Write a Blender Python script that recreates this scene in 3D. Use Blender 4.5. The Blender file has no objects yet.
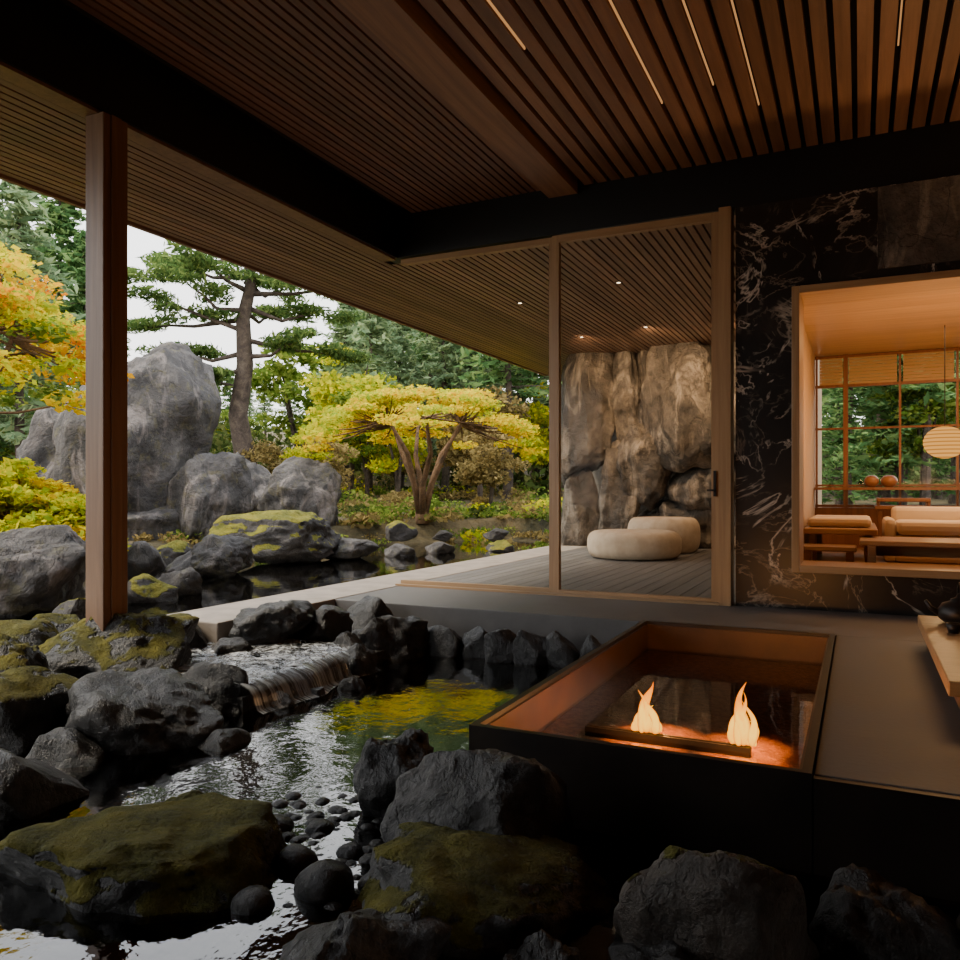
import bpy, math, random
import numpy as np
from mathutils import Vector, Matrix, noise as mnoise

D=bpy.data; C=bpy.context
# ---------------------------------------------------------------- helpers
class MB:
    def __init__(s): s.v=[]; s.f=[]; s.m=[]
    def add(s,vs,fs,mi=0):
        o=len(s.v); s.v.extend([tuple(map(float,p)) for p in vs])
        for f in fs: s.f.append(tuple(int(i)+o for i in f)); s.m.append(mi)
    def box(s,x0,x1,y0,y1,z0,z1,mi=0):
        s.add([(x0,y0,z0),(x1,y0,z0),(x1,y1,z0),(x0,y1,z0),(x0,y0,z1),(x1,y0,z1),(x1,y1,z1),(x0,y1,z1)],
              [(0,3,2,1),(4,5,6,7),(0,1,5,4),(1,2,6,5),(2,3,7,6),(3,0,4,7)],mi)
    def tube(s,pts,rad,n=8,mi=0,cap=True):
        pts=[Vector(p) for p in pts]; vs=[]; fs=[]
        for i,p in enumerate(pts):
            d=(pts[min(i+1,len(pts)-1)]-pts[max(i-1,0)]).normalized()
            u=d.cross(Vector((0.13,0.97,0.2))) ;
            if u.length<.01: u=d.cross(Vector((1,0,0)))
            u.normalize(); w=d.cross(u)
            for k in range(n):
                a=2*math.pi*k/n; vs.append(p+(u*math.cos(a)+w*math.sin(a))*rad[i])
        for i in range(len(pts)-1):
            for k in range(n):
                a=i*n+k; b=i*n+(k+1)%n; fs.append((a,b,b+n,a+n))
        if cap:
            fs.append(tuple(range(n))[::-1]); fs.append(tuple(range((len(pts)-1)*n,len(pts)*n)))
        s.add(vs,fs,mi)
    def lathe(s,prof,cx,cy,cz,n=32,mi=0,fn=None):
        vs=[];fs=[]
        for (r,z) in prof:
            for k in range(n):
                a=2*math.pi*k/n; rr=r*(fn(a,z) if fn else 1)
                vs.append((cx+rr*math.cos(a),cy+rr*math.sin(a),cz+z))
        for i in range(len(prof)-1):
            for k in range(n):
                a=i*n+k;b=i*n+(k+1)%n; fs.append((a,b,b+n,a+n))
        s.add(vs,fs,mi)
    def quads(s,cen,su,sv,rng,flat=0.0,mi=0,jit=.35):
        cen=np.asarray(cen); n=len(cen)
        u=rng.normal(size=(n,3)); u[:,2]*=(1-flat); u/=np.linalg.norm(u,axis=1)[:,None]
        w=rng.normal(size=(n,3)); w[:,2]*=(1-flat); w-=u*(u*w).sum(1)[:,None]; w/=np.linalg.norm(w,axis=1)[:,None]
        k=(1+jit*rng.normal(size=(n,1))).clip(.4,1.8)
        a=cen-u*su*k; b=cen+w*sv*k; c=cen+u*su*k; d=cen-w*sv*k
        V=np.stack([a,b,c,d],1).reshape(-1,3)
        o=len(s.v); s.v.extend(map(tuple,V.tolist()))
        idx=(np.arange(n*4).reshape(-1,4)+o).tolist(); s.f.extend(map(tuple,idx)); s.m.extend([mi]*n)
    def build(s,name,mats,smooth=False,parent=None,loc=None,bevel=0,smooth_mats=None):
        me=D.meshes.new(name); 
        vs=s.v
        if loc is not None:
            L=loc; vs=[(p[0]-L[0],p[1]-L[1],p[2]-L[2]) for p in vs]
        me.from_pydata(vs,[],s.f)
        for m in mats: me.materials.append(m)
        me.polygons.foreach_set('material_index',s.m)
        if smooth: me.polygons.foreach_set('use_smooth',[True]*len(s.f))
        elif smooth_mats: me.polygons.foreach_set('use_smooth',[mm in smooth_mats for mm in s.m])
        me.update()
        ob=D.objects.new(name,me); C.scene.collection.objects.link(ob)
        if loc is not None: ob.location=loc
        if parent: ob.parent=parent
        if bevel:
            b=ob.modifiers.new('bev','BEVEL'); b.width=bevel; b.segments=2; b.limit_method='ANGLE'
        return ob
def boxobj(name,x0,x1,y0,y1,z0,z1,mat,bevel=0):
    m=MB(); m.box(x0,x1,y0,y1,z0,z1); return m.build(name,[mat],bevel=bevel)
def inst(src,name,loc,rot=0,sc=1):
    o=D.objects.new(name,src.data); C.scene.collection.objects.link(o)
    o.location=loc; o.rotation_euler=(0,0,rot); o.scale=(sc,sc,sc) if not isinstance(sc,tuple) else sc
    return o

# ---------------------------------------------------------------- materials
class N:
    def __init__(s,name):
        s.m=D.materials.new(name); s.m.use_nodes=True; s.nt=s.m.node_tree
        s.b=s.nt.nodes['Principled BSDF']; s.out=s.nt.nodes['Material Output']
    def n(s,t,**k):
        x=s.nt.nodes.new(t)
        for a,v in k.items(): setattr(x,a,v)
        return x
    def l(s,a,b): s.nt.links.new(a,b)
    def coord(s,sc=(1,1,1),kind='Object'):
        t=s.n('ShaderNodeTexCoord'); mp=s.n('ShaderNodeMapping'); mp.inputs['Scale'].default_value=sc
        s.l(t.outputs[kind],mp.inputs['Vector']); return mp.outputs[0]
    def noise(s,vec,scale,detail=5,rough=.55,dist=0):
        x=s.n('ShaderNodeTexNoise'); x.inputs['Scale'].default_value=scale; x.inputs['Detail'].default_value=detail
        x.inputs['Roughness'].default_value=rough; x.inputs['Distortion'].default_value=dist
        if vec is not None: s.l(vec,x.inputs['Vector'])
        return x.outputs['Fac']
    def ramp(s,fac,stops,interp='LINEAR'):
        r=s.n('ShaderNodeValToRGB'); r.color_ramp.interpolation=interp; e=r.color_ramp.elements
        while len(e)<len(stops): e.new(.5)
        for i,(p,c) in enumerate(stops):
            e[i].position=p; e[i].color=(c[0],c[1],c[2],1) if isinstance(c,(tuple,list)) else (c,c,c,1)
        s.l(fac,r.inputs[0]); return r.outputs[0]
    def mix(s,fac,a,b,mode='MIX'):
        x=s.n('ShaderNodeMix',data_type='RGBA',blend_type=mode)
        for i,v in ((0,fac),(6,a),(7,b)):
            if isinstance(v,bpy.types.NodeSocket): s.l(v,x.inputs[i])
            else: x.inputs[i].default_value=v if i==0 else (v[0],v[1],v[2],1)
        return x.outputs[2]
    def math(s,op,a,b=None):
        x=s.n('ShaderNodeMath',operation=op)
        for i,v in ((0,a),(1,b)):
            if v is None: continue
            if isinstance(v,bpy.types.NodeSocket): s.l(v,x.inputs[i])
            else: x.inputs[i].default_value=v
        return x.outputs[0]
    def bump(s,h,strength=.5,dist=.02,prev=None):
        x=s.n('ShaderNodeBump'); x.inputs['Strength'].default_value=strength; x.inputs['Distance'].default_value=dist
        s.l(h,x.inputs['Height'])
        if prev is not None: s.l(prev,x.inputs['Normal'])
        return x.outputs[0]
    def set(s,col=None,rough=None,metal=None,normal=None,spec=None):
        for k,v in (('Base Color',col),('Roughness',rough),('Metallic',metal),('Normal',normal),('Specular IOR Level',spec)):
            if v is None: continue
            if isinstance(v,bpy.types.NodeSocket): s.l(v,s.b.inputs[k])
            elif k=='Base Color': s.b.inputs[k].default_value=(v[0],v[1],v[2],1)
            else: s.b.inputs[k].default_value=v
        return s.m

def rock_mat(name,dark,mid,light,rough,moss=0.0,mossc=((.03,.035,.006),(.15,.15,.02)),bs=1.0,streak=None,lichen=0):
    k=N(name); v=k.coord()
    n1=k.noise(v,1.6*bs,8,.62,.4); n2=k.noise(v,14*bs,6,.7)
    col=k.ramp(n1,[(.3,dark),(.52,mid),(.72,light)])
    col=k.mix(.6,col,k.ramp(n2,[(.32,.2),(.68,1.0)]),'MULTIPLY')
    if streak:
        v2=k.coord((1.2,1.2,.35)); n3=k.noise(v2,2.2*bs,7,.65,1.2)
        col=k.mix(k.ramp(n3,[(.52,0),(.66,.7)]),col,streak)
    if lichen:
        n5=k.noise(v,4.5*bs,7,.7,.6); col=k.mix(k.ramp(n5,[(.54,0),(.62,lichen)]),col,(.10,.085,.035))
    vo=k.n('ShaderNodeTexVoronoi',feature='DISTANCE_TO_EDGE'); vo.inputs['Scale'].default_value=1.3*bs
    d=k.n('ShaderNodeVectorMath',operation='ADD'); nz=k.n('ShaderNodeTexNoise'); nz.inputs['Scale'].default_value=2.2*bs; nz.inputs['Detail'].default_value=7
    k.l(v,nz.inputs['Vector']); sc=k.n('ShaderNodeVectorMath',operation='SCALE'); sc.inputs['Scale'].default_value=1.3
    k.l(nz.outputs['Color'],sc.inputs[0]); k.l(v,d.inputs[0]); k.l(sc.outputs[0],d.inputs[1]); k.l(d.outputs[0],vo.inputs['Vector'])
    crack=k.ramp(vo.outputs['Distance'],[(0,0),(.025,1)])
    col=k.mix(.35,col,crack,'MULTIPLY')
    h=k.math('ADD',k.math('MULTIPLY',n1,1.6),k.math('ADD',k.math('MULTIPLY',n2,.4),k.math('MULTIPLY',crack,.08)))
    nrm=k.bump(h,1.0,.08/bs)
    rg=rough
    if moss>0:
        g=k.n('ShaderNodeNewGeometry'); sp=k.n('ShaderNodeSeparateXYZ'); k.l(g.outputs['Normal'],sp.inputs[0])
        nm=k.noise(v,3.2*bs,5,.6)
        f=k.math('ADD',sp.outputs['Z'],k.math('MULTIPLY',k.math('SUBTRACT',nm,.5),2.2))
        f=k.ramp(f,[(1.0-moss,0),(min(1.0,1.12-moss),1)])
        nf=k.noise(v,60,4,.7)
        mc=k.mix(nf,mossc[0],mossc[1])
        mc=k.mix(k.ramp(k.noise(v,6,3),[(.4,0),(.65,.6)]),mc,(mossc[1][0]*1.5,mossc[1][1]*1.3,mossc[1][2]))
        col=k.mix(f,col,mc)
        rg=k.ramp(f,[(0,rough),(1,.95)])
        nrm=k.bump(k.math('MULTIPLY',k.math('ADD',nf,k.noise(v,25,4)),f),.9,.03,nrm)
    return k.set(col,rg,normal=nrm)

def wood_mat(name,c1,c2,rough=.4,axis='Y',sc=1.0,island=.3):
    k=N(name); s={'X':(.6,14,14),'Y':(14,.6,14),'Z':(14,14,.6)}[axis]
    v=k.coord(tuple(a*sc for a in s)); n1=k.noise(v,1.3,6,.65,.6)
    g=k.n('ShaderNodeNewGeometry')
    col=k.ramp(n1,[(.3,c1),(.7,c2)])
    r=k.ramp(g.outputs['Random Per Island'],[(0,1-island),(1,1+island*.4)])
    col=k.mix(1.0,col,r,'MULTIPLY')
    return k.set(col,rough,normal=k.bump(n1,.25,.01))

def leaf_mat(name,stops,trans=.45):
    k=N(name); g=k.n('ShaderNodeNewGeometry')
    col=k.ramp(g.outputs['Random Per Island'],stops)
    d=k.n('ShaderNodeBsdfDiffuse'); t=k.n('ShaderNodeBsdfTranslucent'); mx=k.n('ShaderNodeMixShader'); mx.inputs[0].default_value=trans
    k.l(col,d.inputs[0]); k.l(col,t.inputs[0]); k.l(d.outputs[0],mx.inputs[1]); k.l(t.outputs[0],mx.inputs[2]); k.l(mx.outputs[0],k.out.inputs[0])
    return k.m

def emit_mat(name,col,st):
    k=N(name); e=k.n('ShaderNodeEmission'); e.inputs[0].default_value=(*col,1); e.inputs[1].default_value=st
    k.l(e.outputs[0],k.out.inputs[0]); return k.m

def water_mat(name,tint,ior,scale,strength,foam=0,stretch=(1,1,1),fth=(.55,.75)):
    k=N(name); v=k.coord(stretch); n1=k.noise(v,scale,4,.55,.3); n2=k.noise(v,scale*5,3,.5)
    h=k.math('ADD',n1,k.math('MULTIPLY',n2,.2)); nb=k.bump(h,strength,.05)
    fr=k.n('ShaderNodeFresnel'); fr.inputs[0].default_value=ior; k.l(nb,fr.inputs['Normal'])
    gl=k.n('ShaderNodeBsdfGlossy'); gl.inputs['Roughness'].default_value=.03; gl.inputs[0].default_value=(1,1,1,1); k.l(nb,gl.inputs['Normal'])
    tr=k.n('ShaderNodeBsdfTransparent'); tr.inputs[0].default_value=(*tint,1)
    mx=k.n('ShaderNodeMixShader'); k.l(fr.outputs[0],mx.inputs[0]); k.l(tr.outputs[0],mx.inputs[1]); k.l(gl.outputs[0],mx.inputs[2])
    sh=mx.outputs[0]
    if foam:
        df=k.n('ShaderNodeBsdfDiffuse'); df.inputs[0].default_value=(.75,.78,.8,1)
        f=k.ramp(k.noise(v,scale*2.2,6,.72,1.0),[(fth[0],0),(fth[1],foam)])
        m2=k.n('ShaderNodeMixShader'); k.l(f,m2.inputs[0]); k.l(sh,m2.inputs[1]); k.l(df.outputs[0],m2.inputs[2]); sh=m2.outputs[0]
    k.l(sh,k.out.inputs[0]); return k.m

M={}
M['rock_dark']=rock_mat('rock_dark',(.008,.008,.008),(.034,.032,.030),(.11,.10,.092),.36,0,bs=2)
M['rock_dark_moss']=rock_mat('rock_dark_moss',(.008,.008,.008),(.032,.030,.027),(.10,.09,.08),.4,.38,mossc=((.022,.026,.004),(.15,.145,.017)),bs=2)
M['rock_moss_heavy']=rock_mat('rock_moss_heavy',(.008,.008,.008),(.026,.024,.021),(.08,.073,.06),.45,.72,mossc=((.022,.028,.004),(.17,.165,.016)),bs=2)
M['rock_brown']=rock_mat('rock_brown',(.022,.016,.011),(.09,.066,.048),(.22,.16,.12),.48,.15,bs=2)
M['rock_grey']=rock_mat('rock_grey',(.022,.019,.017),(.082,.072,.066),(.21,.188,.17),.75,0,streak=(.26,.215,.19),lichen=.6)
M['rock_grey_moss']=rock_mat('rock_grey_moss',(.022,.019,.017),(.082,.072,.066),(.21,.188,.17),.75,.5,mossc=((.06,.075,.01),(.26,.25,.03)))
M['rock_wall']=rock_mat('rock_wall',(.018,.014,.011),(.10,.08,.063),(.27,.215,.165),.6,0,bs=1.1,streak=(.36,.30,.24))
M['pebble']=rock_mat('pebble',(.012,.012,.012),(.045,.043,.04),(.14,.13,.12),.3,0,bs=5)
M['wood_ceil']=wood_mat('wood_ceil',(.10,.045,.028),(.20,.095,.055),.45)
M['wood_slat']=wood_mat('wood_slat',(.125,.06,.033),(.24,.125,.07),.45)
M['wood_soffit']=wood_mat('wood_soffit',(.19,.10,.062),(.32,.19,.12),.5)
M['wood_frame']=wood_mat('wood_frame',(.26,.15,.07),(.42,.26,.13),.4,'Z',island=.1)
M['wood_frame_h']=wood_mat('wood_frame_h',(.26,.15,.07),(.42,.26,.13),.4,'X',island=.1)
M['wood_col']=wood_mat('wood_col',(.13,.066,.033),(.24,.13,.066),.45,'Z',island=.1)
M['wood_table']=wood_mat('wood_table',(.30,.17,.075),(.48,.29,.14),.3,'X',island=.2)
M['wood_red']=wood_mat('wood_red',(.14,.05,.02),(.24,.10,.04),.4,'Z',island=.1)
M['deck']=wood_mat('deck',(.10,.092,.088),(.20,.188,.18),.5,'Y',island=.25)
k=N('dark_backing'); M['back']=k.set((.012,.007,.005),.9)
k=N('steel_black'); M['steel']=k.set((.008,.009,.011),.5,.2)
k=N('bronze'); v=k.coord(); M['bronze']=k.set(k.ramp(k.noise(v,4,5),[(.3,(.013,.010,.009)),(.7,(.034,.024,.018))]),.42,.3)
k=N('copper_inner'); v=k.coord(); M['copper']=k.set(k.ramp(k.noise(v,3,5),[(.3,(.06,.03,.016)),(.7,(.12,.06,.032))]),.35,.3)
k=N('concrete'); v=k.coord(); nn=k.noise(v,2.2,8,.65)
M['concrete']=k.set(k.ramp(nn,[(.3,(.075,.069,.066)),(.7,(.135,.126,.12))]),k.ramp(nn,[(.3,.45),(.7,.62)]),normal=k.bump(k.noise(v,40,4),.12,.01))
k=N('curb_stone'); v=k.coord(); M['curb']=k.set(k.ramp(k.noise(v,5,6),[(.3,(.26,.22,.18)),(.7,(.40,.34,.29))]),.6,normal=k.bump(k.noise(v,30,4),.15,.01))
k=N('plaster_dark'); M['plaster']=k.set((.04,.033,.028),.8)
k=N('plaster_warm'); M['plaster_warm']=k.set((.45,.30,.17),.8)
# marble
k=N('marble_black'); v=k.coord(); 
base=k.ramp(k.noise(v,1.7,8,.65,.8),[(.3,(.007,.0065,.006)),(.6,(.018,.016,.015)),(.8,(.06,.046,.036))])
def vein(scale,w,dist,sv=None):
    n=k.noise(sv if sv is not None else v,scale,6,.6,dist); d=k.math('ABSOLUTE',k.math('SUBTRACT',n,.5)); return k.ramp(d,[(0,1),(w,0)])
vv=k.mix(1.0,vein(.9,.014,1.3),k.ramp(k.noise(v,2.5,3),[(.43,0),(.57,1)]),'MULTIPLY')
vv2=k.mix(1.0,vein(1.8,.014,1.5),k.ramp(k.noise(v,1.9,3),[(.44,0),(.6,.8)]),'MULTIPLY')
vs_=k.coord((1.0,1.0,.55)); vv3=k.mix(1.0,vein(1.2,.007,.7,vs_),k.ramp(k.noise(v,3.1,3),[(.45,0),(.6,1)]),'MULTIPLY')
col=k.mix(vv,base,(.50,.44,.37)); col=k.mix(vv2,col,(.24,.20,.16)); col=k.mix(vv3,col,(.60,.55,.48))
M['marble']=k.set(col,.32,normal=k.bump(k.noise(v,5,5),.1,.01))
k=N('fabric'); v=k.coord(); M['fabric']=k.set(k.ramp(k.noise(v,9,4),[(.3,(.50,.38,.27)),(.7,(.62,.50,.37))]),.9,normal=k.bump(k.noise(v,220,2),.3,.004))
k=N('fabric_white'); v=k.coord(); M['fabric_w']=k.set((.60,.50,.39),.9,normal=k.bump(k.noise(v,150,2),.3,.004))
k=N('ceramic'); M['ceramic']=k.set((.28,.13,.06),.3)
k=N('iron'); M['iron']=k.set((.02,.018,.018),.45,.5)
k=N('needles_ground'); v=k.coord(kind='Object')
gcol=k.ramp(k.noise(v,.6,8,.7),[(.3,(.045,.045,.018)),(.45,(.11,.085,.035)),(.6,(.20,.145,.065)),(.75,(.11,.13,.035))])
gcol=k.mix(.6,gcol,k.ramp(k.noise(v,5,6,.75),[(.35,.15),(.65,1)]),'MULTIPLY')
M['ground']=k.set(gcol,.95,normal=k.bump(k.noise(v,6,6,.7),.9,.12))
k=N('stream_bed'); v=k.coord(); vo=k.n('ShaderNodeTexVoronoi'); vo.inputs['Scale'].default_value=9; k.l(v,vo.inputs['Vector'])
bc=k.mix(.5,k.ramp(k.noise(v,.9,5),[(.3,(.05,.035,.02)),(.55,(.22,.12,.035)),(.75,(.42,.25,.06))]),vo.outputs['Color'],'MULTIPLY')
M['bed']=k.set(bc,.6,normal=k.bump(vo.outputs['Distance'],.8,.05))
k=N('amber_gravel'); v=k.coord(); M['amber']=k.set(k.ramp(k.noise(v,30,5,.7),[(.3,(.16,.075,.03)),(.7,(.42,.22,.095))]),.7,normal=k.bump(k.noise(v,60,3),.8,.02))
M['bark']=rock_mat('bark',(.03,.02,.014),(.10,.07,.05),(.18,.14,.10),.9,0,bs=3)
M['bark_warm']=rock_mat('bark_warm',(.06,.035,.018),(.22,.12,.055),(.38,.22,.11),.9,0,bs=3)
M['leaf_con']=leaf_mat('leaf_conifer',[(0,(.06,.14,.045)),(.5,(.12,.23,.08)),(1,(.24,.34,.11))])
M['leaf_con_haze']=leaf_mat('leaf_conifer_haze',[(0,(.15,.24,.12)),(.5,(.26,.36,.19)),(1,(.42,.50,.24))])  # distant haze painted into the leaf colour as a paler green
M['leaf_pine']=leaf_mat('leaf_pine',[(0,(.05,.10,.03)),(.5,(.11,.19,.05)),(1,(.25,.32,.09))])
M['leaf_yellow']=leaf_mat('leaf_yellow',[(0,(.74,.44,.006)),(.35,(.80,.56,.008)),(.75,(.72,.62,.015)),(1,(.42,.48,.03))])
M['leaf_yg']=leaf_mat('leaf_yellowgreen',[(0,(.72,.58,.012)),(.5,(.56,.56,.02)),(1,(.26,.38,.03))])
M['leaf_orange']=leaf_mat('leaf_orange',[(0,(.72,.20,.006)),(.25,(.80,.38,.008)),(.7,(.82,.52,.01)),(1,(.60,.55,.03))])
M['leaf_green']=leaf_mat('leaf_green',[(0,(.08,.15,.02)),(.5,(.17,.25,.04)),(1,(.38,.42,.08))])
M['leaf_dark']=leaf_mat('leaf_darkgreen',[(0,(.03,.05,.012)),(.5,(.07,.10,.025)),(1,(.15,.16,.05))],.3)
M['leaf_brown']=leaf_mat('leaf_brown',[(0,(.14,.10,.04)),(.5,(.26,.20,.07)),(1,(.46,.33,.12))])
M['w_pool']=water_mat('water_pool',(.62,.5,.34),1.7,3.0,.12)
M['w_run']=water_mat('water_running',(.5,.42,.32),1.7,7.0,.7,foam=.75,fth=(.46,.62))
M['w_pond']=water_mat('water_pond',(.35,.30,.2),1.5,2.0,.06)
M['w_fire']=water_mat('water_fire',(.9,.78,.65),1.33,1.5,.05)
k=N('foam_fall'); v=k.coord((1,30,1.0)); nn=k.noise(v,1.6,5,.7)
t_=k.n('ShaderNodeBsdfTransparent'); t_.inputs[0].default_value=(.8,.8,.8,1); d_=k.n('ShaderNodeBsdfPrincipled'); d_.inputs['Base Color'].default_value=(.72,.78,.82,1); d_.inputs['Roughness'].default_value=.15
mx=k.n('ShaderNodeMixShader'); k.l(k.ramp(nn,[(.42,.12),(.66,.75)]),mx.inputs[0]); k.l(t_.outputs[0],mx.inputs[1]); k.l(d_.outputs[0],mx.inputs[2]); k.l(mx.outputs[0],k.out.inputs[0]); M['fall']=k.m
def glass(name,f):
    k=N(name); gl=k.n('ShaderNodeBsdfGlossy'); gl.inputs['Roughness'].default_value=.0; tr=k.n('ShaderNodeBsdfTransparent'); tr.inputs[0].default_value=(.95,.96,.95,1)
    mx=k.n('ShaderNodeMixShader'); mx.inputs[0].default_value=f; k.l(tr.outputs[0],mx.inputs[1]); k.l(gl.outputs[0],mx.inputs[2]); k.l(mx.outputs[0],k.out.inputs[0]); return k.m
M['glass']=glass('glass',.003)
M['strip']=emit_mat('strip_light',(1,.46,.16),.6)
M['spot']=emit_mat('downlight_glow',(1,.8,.55),8)
k=N('paper_lantern'); v=k.coord(); w=k.n('ShaderNodeTexWave',bands_direction='Z'); w.inputs['Scale'].default_value=9; k.l(v,w.inputs['Vector'])
e=k.n('ShaderNodeEmission'); k.l(k.ramp(w.outputs['Fac'],[(0,(.55,.20,.03)),(.5,(1,.46,.10))]),e.inputs[0]); e.inputs[1].default_value=1.1; k.l(e.outputs[0],k.out.inputs[0]); M['lantern']=k.m
# flame
k=N('flame'); tc=k.n('ShaderNodeTexCoord'); sp=k.n('ShaderNodeSeparateXYZ'); k.l(tc.outputs['Generated'],sp.inputs[0])
nz=k.noise(k.coord((1,1,.4)),30,3,.55,.8); hh=k.math('ADD',sp.outputs[2],k.math('MULTIPLY',k.math('SUBTRACT',nz,.5),1.1))
lw=k.n('ShaderNodeLayerWeight'); lw.inputs[0].default_value=.5
c1=k.ramp(hh,[(0,(1,.40,.02)),(.35,(1,.54,.05)),(.65,(1,.32,.01)),(1,(.75,.14,.002))])
c2=k.mix(k.ramp(lw.outputs['Facing'],[(.2,0),(.75,1)]),c1,(.62,.13,.002))
e=k.n('ShaderNodeEmission'); k.l(c2,e.inputs[0]); e.inputs[1].default_value=2.5
tr=k.n('ShaderNodeBsdfTransparent'); mx=k.n('ShaderNodeMixShader'); k.l(k.ramp(lw.outputs['Facing'],[(.5,0),(1,.9)]),mx.inputs[0])
k.l(e.outputs[0],mx.inputs[1]); k.l(tr.outputs[0],mx.inputs[2]); k.l(mx.outputs[0],k.out.inputs[0]); M['flame']=k.m

# ---------------------------------------------------------------- rock generator
import bmesh
_ico={}
def ico(sub):
    if sub not in _ico:
        bm=bmesh.new(); bmesh.ops.create_icosphere(bm,subdivisions=sub,radius=1.0)
        V=np.array([v.co[:] for v in bm.verts]); F=[tuple(v.index for v in f.verts) for f in bm.faces]; bm.free(); _ico[sub]=(V,F)
    return _ico[sub]
def rockshape(seed,sub=4,planes=11,rough=.16,cut=(.55,.85)):
    rng=np.random.default_rng(seed); V,F=ico(sub); V=V.copy()
    for i in range(planes):
        n=rng.normal(size=3); n/=np.linalg.norm(n); d=rng.uniform(*cut)
        q=V@n; k=q>d; V[k]-=np.outer((q[k]-d)*.88,n)
    off=Vector(rng.uniform(-50,50,3))
    dd=np.array([mnoise.fractal(Vector(p)*1.3+off,.8,2.1,6 if sub>4 else 5) for p in V])
    V=V*(1+rough*dd)[:,None]
    mn,mxx=V.min(0),V.max(0); V=(V-(mn+mxx)/2)/((mxx-mn)/2)
    return V,F
def rock_into(mb,seed,X,Y,zb,w,h,depth=.9,bury=.25,mi=0,sub=4,push=.35,planes=11,rough=.17,cut=(.55,.85),squash=0):
    V,F=rockshape(seed,sub,planes,rough,cut)
    if squash: V=V.copy(); V[:,2]=np.sign(V[:,2])*np.abs(V[:,2])**(1-squash); r=np.clip(np.linalg.norm(V[:,:2],axis=1),.01,None); V[:,:2]*=(r**(-squash*.4))[:,None]; V[:,:2]/=np.abs(V[:,:2]).max(0)
    d=Vector((X,Y)).normalized(); cx=X+d.x*w*push; cy=Y+d.y*w*push
    hh=h*(1+bury)/2
    P=np.empty_like(V); a=V[:,0]*w/2; b=V[:,1]*w*depth/2
    P[:,0]=cx+a*d.y+b*d.x; P[:,1]=cy-a*d.x+b*d.y; P[:,2]=zb+h-hh+V[:,2]*hh
    mb.add(P.tolist(),F,mi); return (cx,cy,zb)
def rock(name,seed,X,Y,zb,w,h,mat,**kw):
    mb=MB(); c=rock_into(mb,seed,X,Y,zb,w,h,**kw)
    return mb.build(name,[M[mat]],smooth=True,loc=c)

# ================================================================= SHELL
YW=6.43; XB=-3.95; ZB=3.1; ZC=3.55
m=MB()
x=XB+.16
while x<-2.46:
    m.box(x,x+.048,-3,YW,ZC-.05,ZC,0); x+=.066
m.box(-2.42,-2.16,-3,YW,ZC-.13,ZC,1)
x=-2.10
gaps=[]
while x<4.4:
    m.box(x,x+.082,-3,YW,ZC-.07,ZC,1); gaps.append(x+.082+.017); x+=.116
m.box(-4.1,4.6,-3.1,YW,ZC+.03,ZC+.12,2)
m.build('ceiling',[M['wood_ceil'],M['wood_slat'],M['back']])
m=MB()
for (xx,y0,y1) in [(-1.80,-1,4.3),(-1.165,3.6,5.3),(-.79,1,5.2),(-.665,4.2,5.6),(.21,.5,5.2),(-2.36+.26,1.0,3.6),(1.46,.5,5.5),(2.7,.5,5.5)]:
    xx=min(gaps,key=lambda g:abs(g-xx))
    m.box(xx-.004,xx+.004,y0,y1,ZC-.069,ZC-.055,0)
m.build('ceiling_strip_light',[M['strip']])
# soffit (roof overhang) + ceiling of the garden room
m=MB()
x=-5.38
while x<-.76:
    y0=-4 if x<XB-.15 else YW+.17
    m.box(x,x+.056,y0,14.2,ZB,ZB+.03,0); x+=.074
m.box(-5.4,XB-.1,-4,14.2,ZB+.05,ZB+.2,1); m.box(XB-.1,-.6,YW+.1,14.2,ZB+.05,ZB+.2,1)
m.box(-5.44,-5.4,-4,14.24,ZB-.02,ZB+.22,2); m.box(-5.44,-.6,14.2,14.24,ZB-.02,ZB+.22,2)
m.build('roof_overhang_soffit',[M['wood_soffit'],M['back'],M['wood_soffit']])
# beams
m=MB(); m.box(-4.12,XB,-3,YW+.17,ZB,ZC+.03,0); m.box(XB,4.6,YW,YW+.17,ZB,ZC+.03,0)
m.build('ceiling_beam',[M['steel']])
m=MB(); m.box(-4.10,XB-.02,-3,YW,ZB-.02,ZB,0); m.build('trim_1',[M['wood_col']])
# marble wall with opening
ox0,ox1,oz0,oz1=-.46,3.2,.28,2.43
m=MB(); m.box(-.87,ox0,YW,YW+.17,0,ZB); m.box(ox0,ox1,YW,YW+.17,0,oz0); m.box(ox0,ox1,YW,YW+.17,oz1,ZB); m.box(ox1,4.6,YW,YW+.17,0,ZB)
m.build('wall_front',[M['marble']])
m=MB(); m.box(.12,1.6,YW-.022,YW-.001,2.50,ZB-.01)
m.build('stone_panel',[M['rock_wall']])
boxobj('wall_right',4.5,4.62,-3.1,10.5,0,3.7,M['plaster'])
boxobj('wall_back',-4.1,4.5,-3.12,-3.0,-.5,3.7,M['plaster'])
boxobj('light_block_left',-4.08,-3.96,-2.98,-.6,-.5,3.08,M['plaster'])  # unseen wall stub added to cut daylight on the foreground
# concrete floor
m=MB(); m.box(-.13,4.5,2.72,5.37,-.5,0); m.box(-3.9,4.5,5.37,YW+.2,-.5,0)
m.build('floor',[M['concrete']],bevel=.006)
boxobj('trim_4',-.13,4.5,2.69,2.72,-.5,-.004,M['bronze'])
m=MB(); m.box(-4.5,-3.9,4.05,12.9,-.5,.005)
m.build('trim_2',[M['curb']],bevel=.01)
# deck
m=MB(); x=-3.9
while x<-.8:
    m.box(x+.004,x+.136,YW+.2,12.9,-.05,0.0); x+=.14
m.box(-3.9,-.75,YW+.2,12.9,-.5,-.06,0)
m.build('deck_floor',[M['deck']])
boxobj('wall_side',-.72,-.52,YW+.17,13.2,-.3,ZB+.05,M['plaster_warm'])
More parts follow.
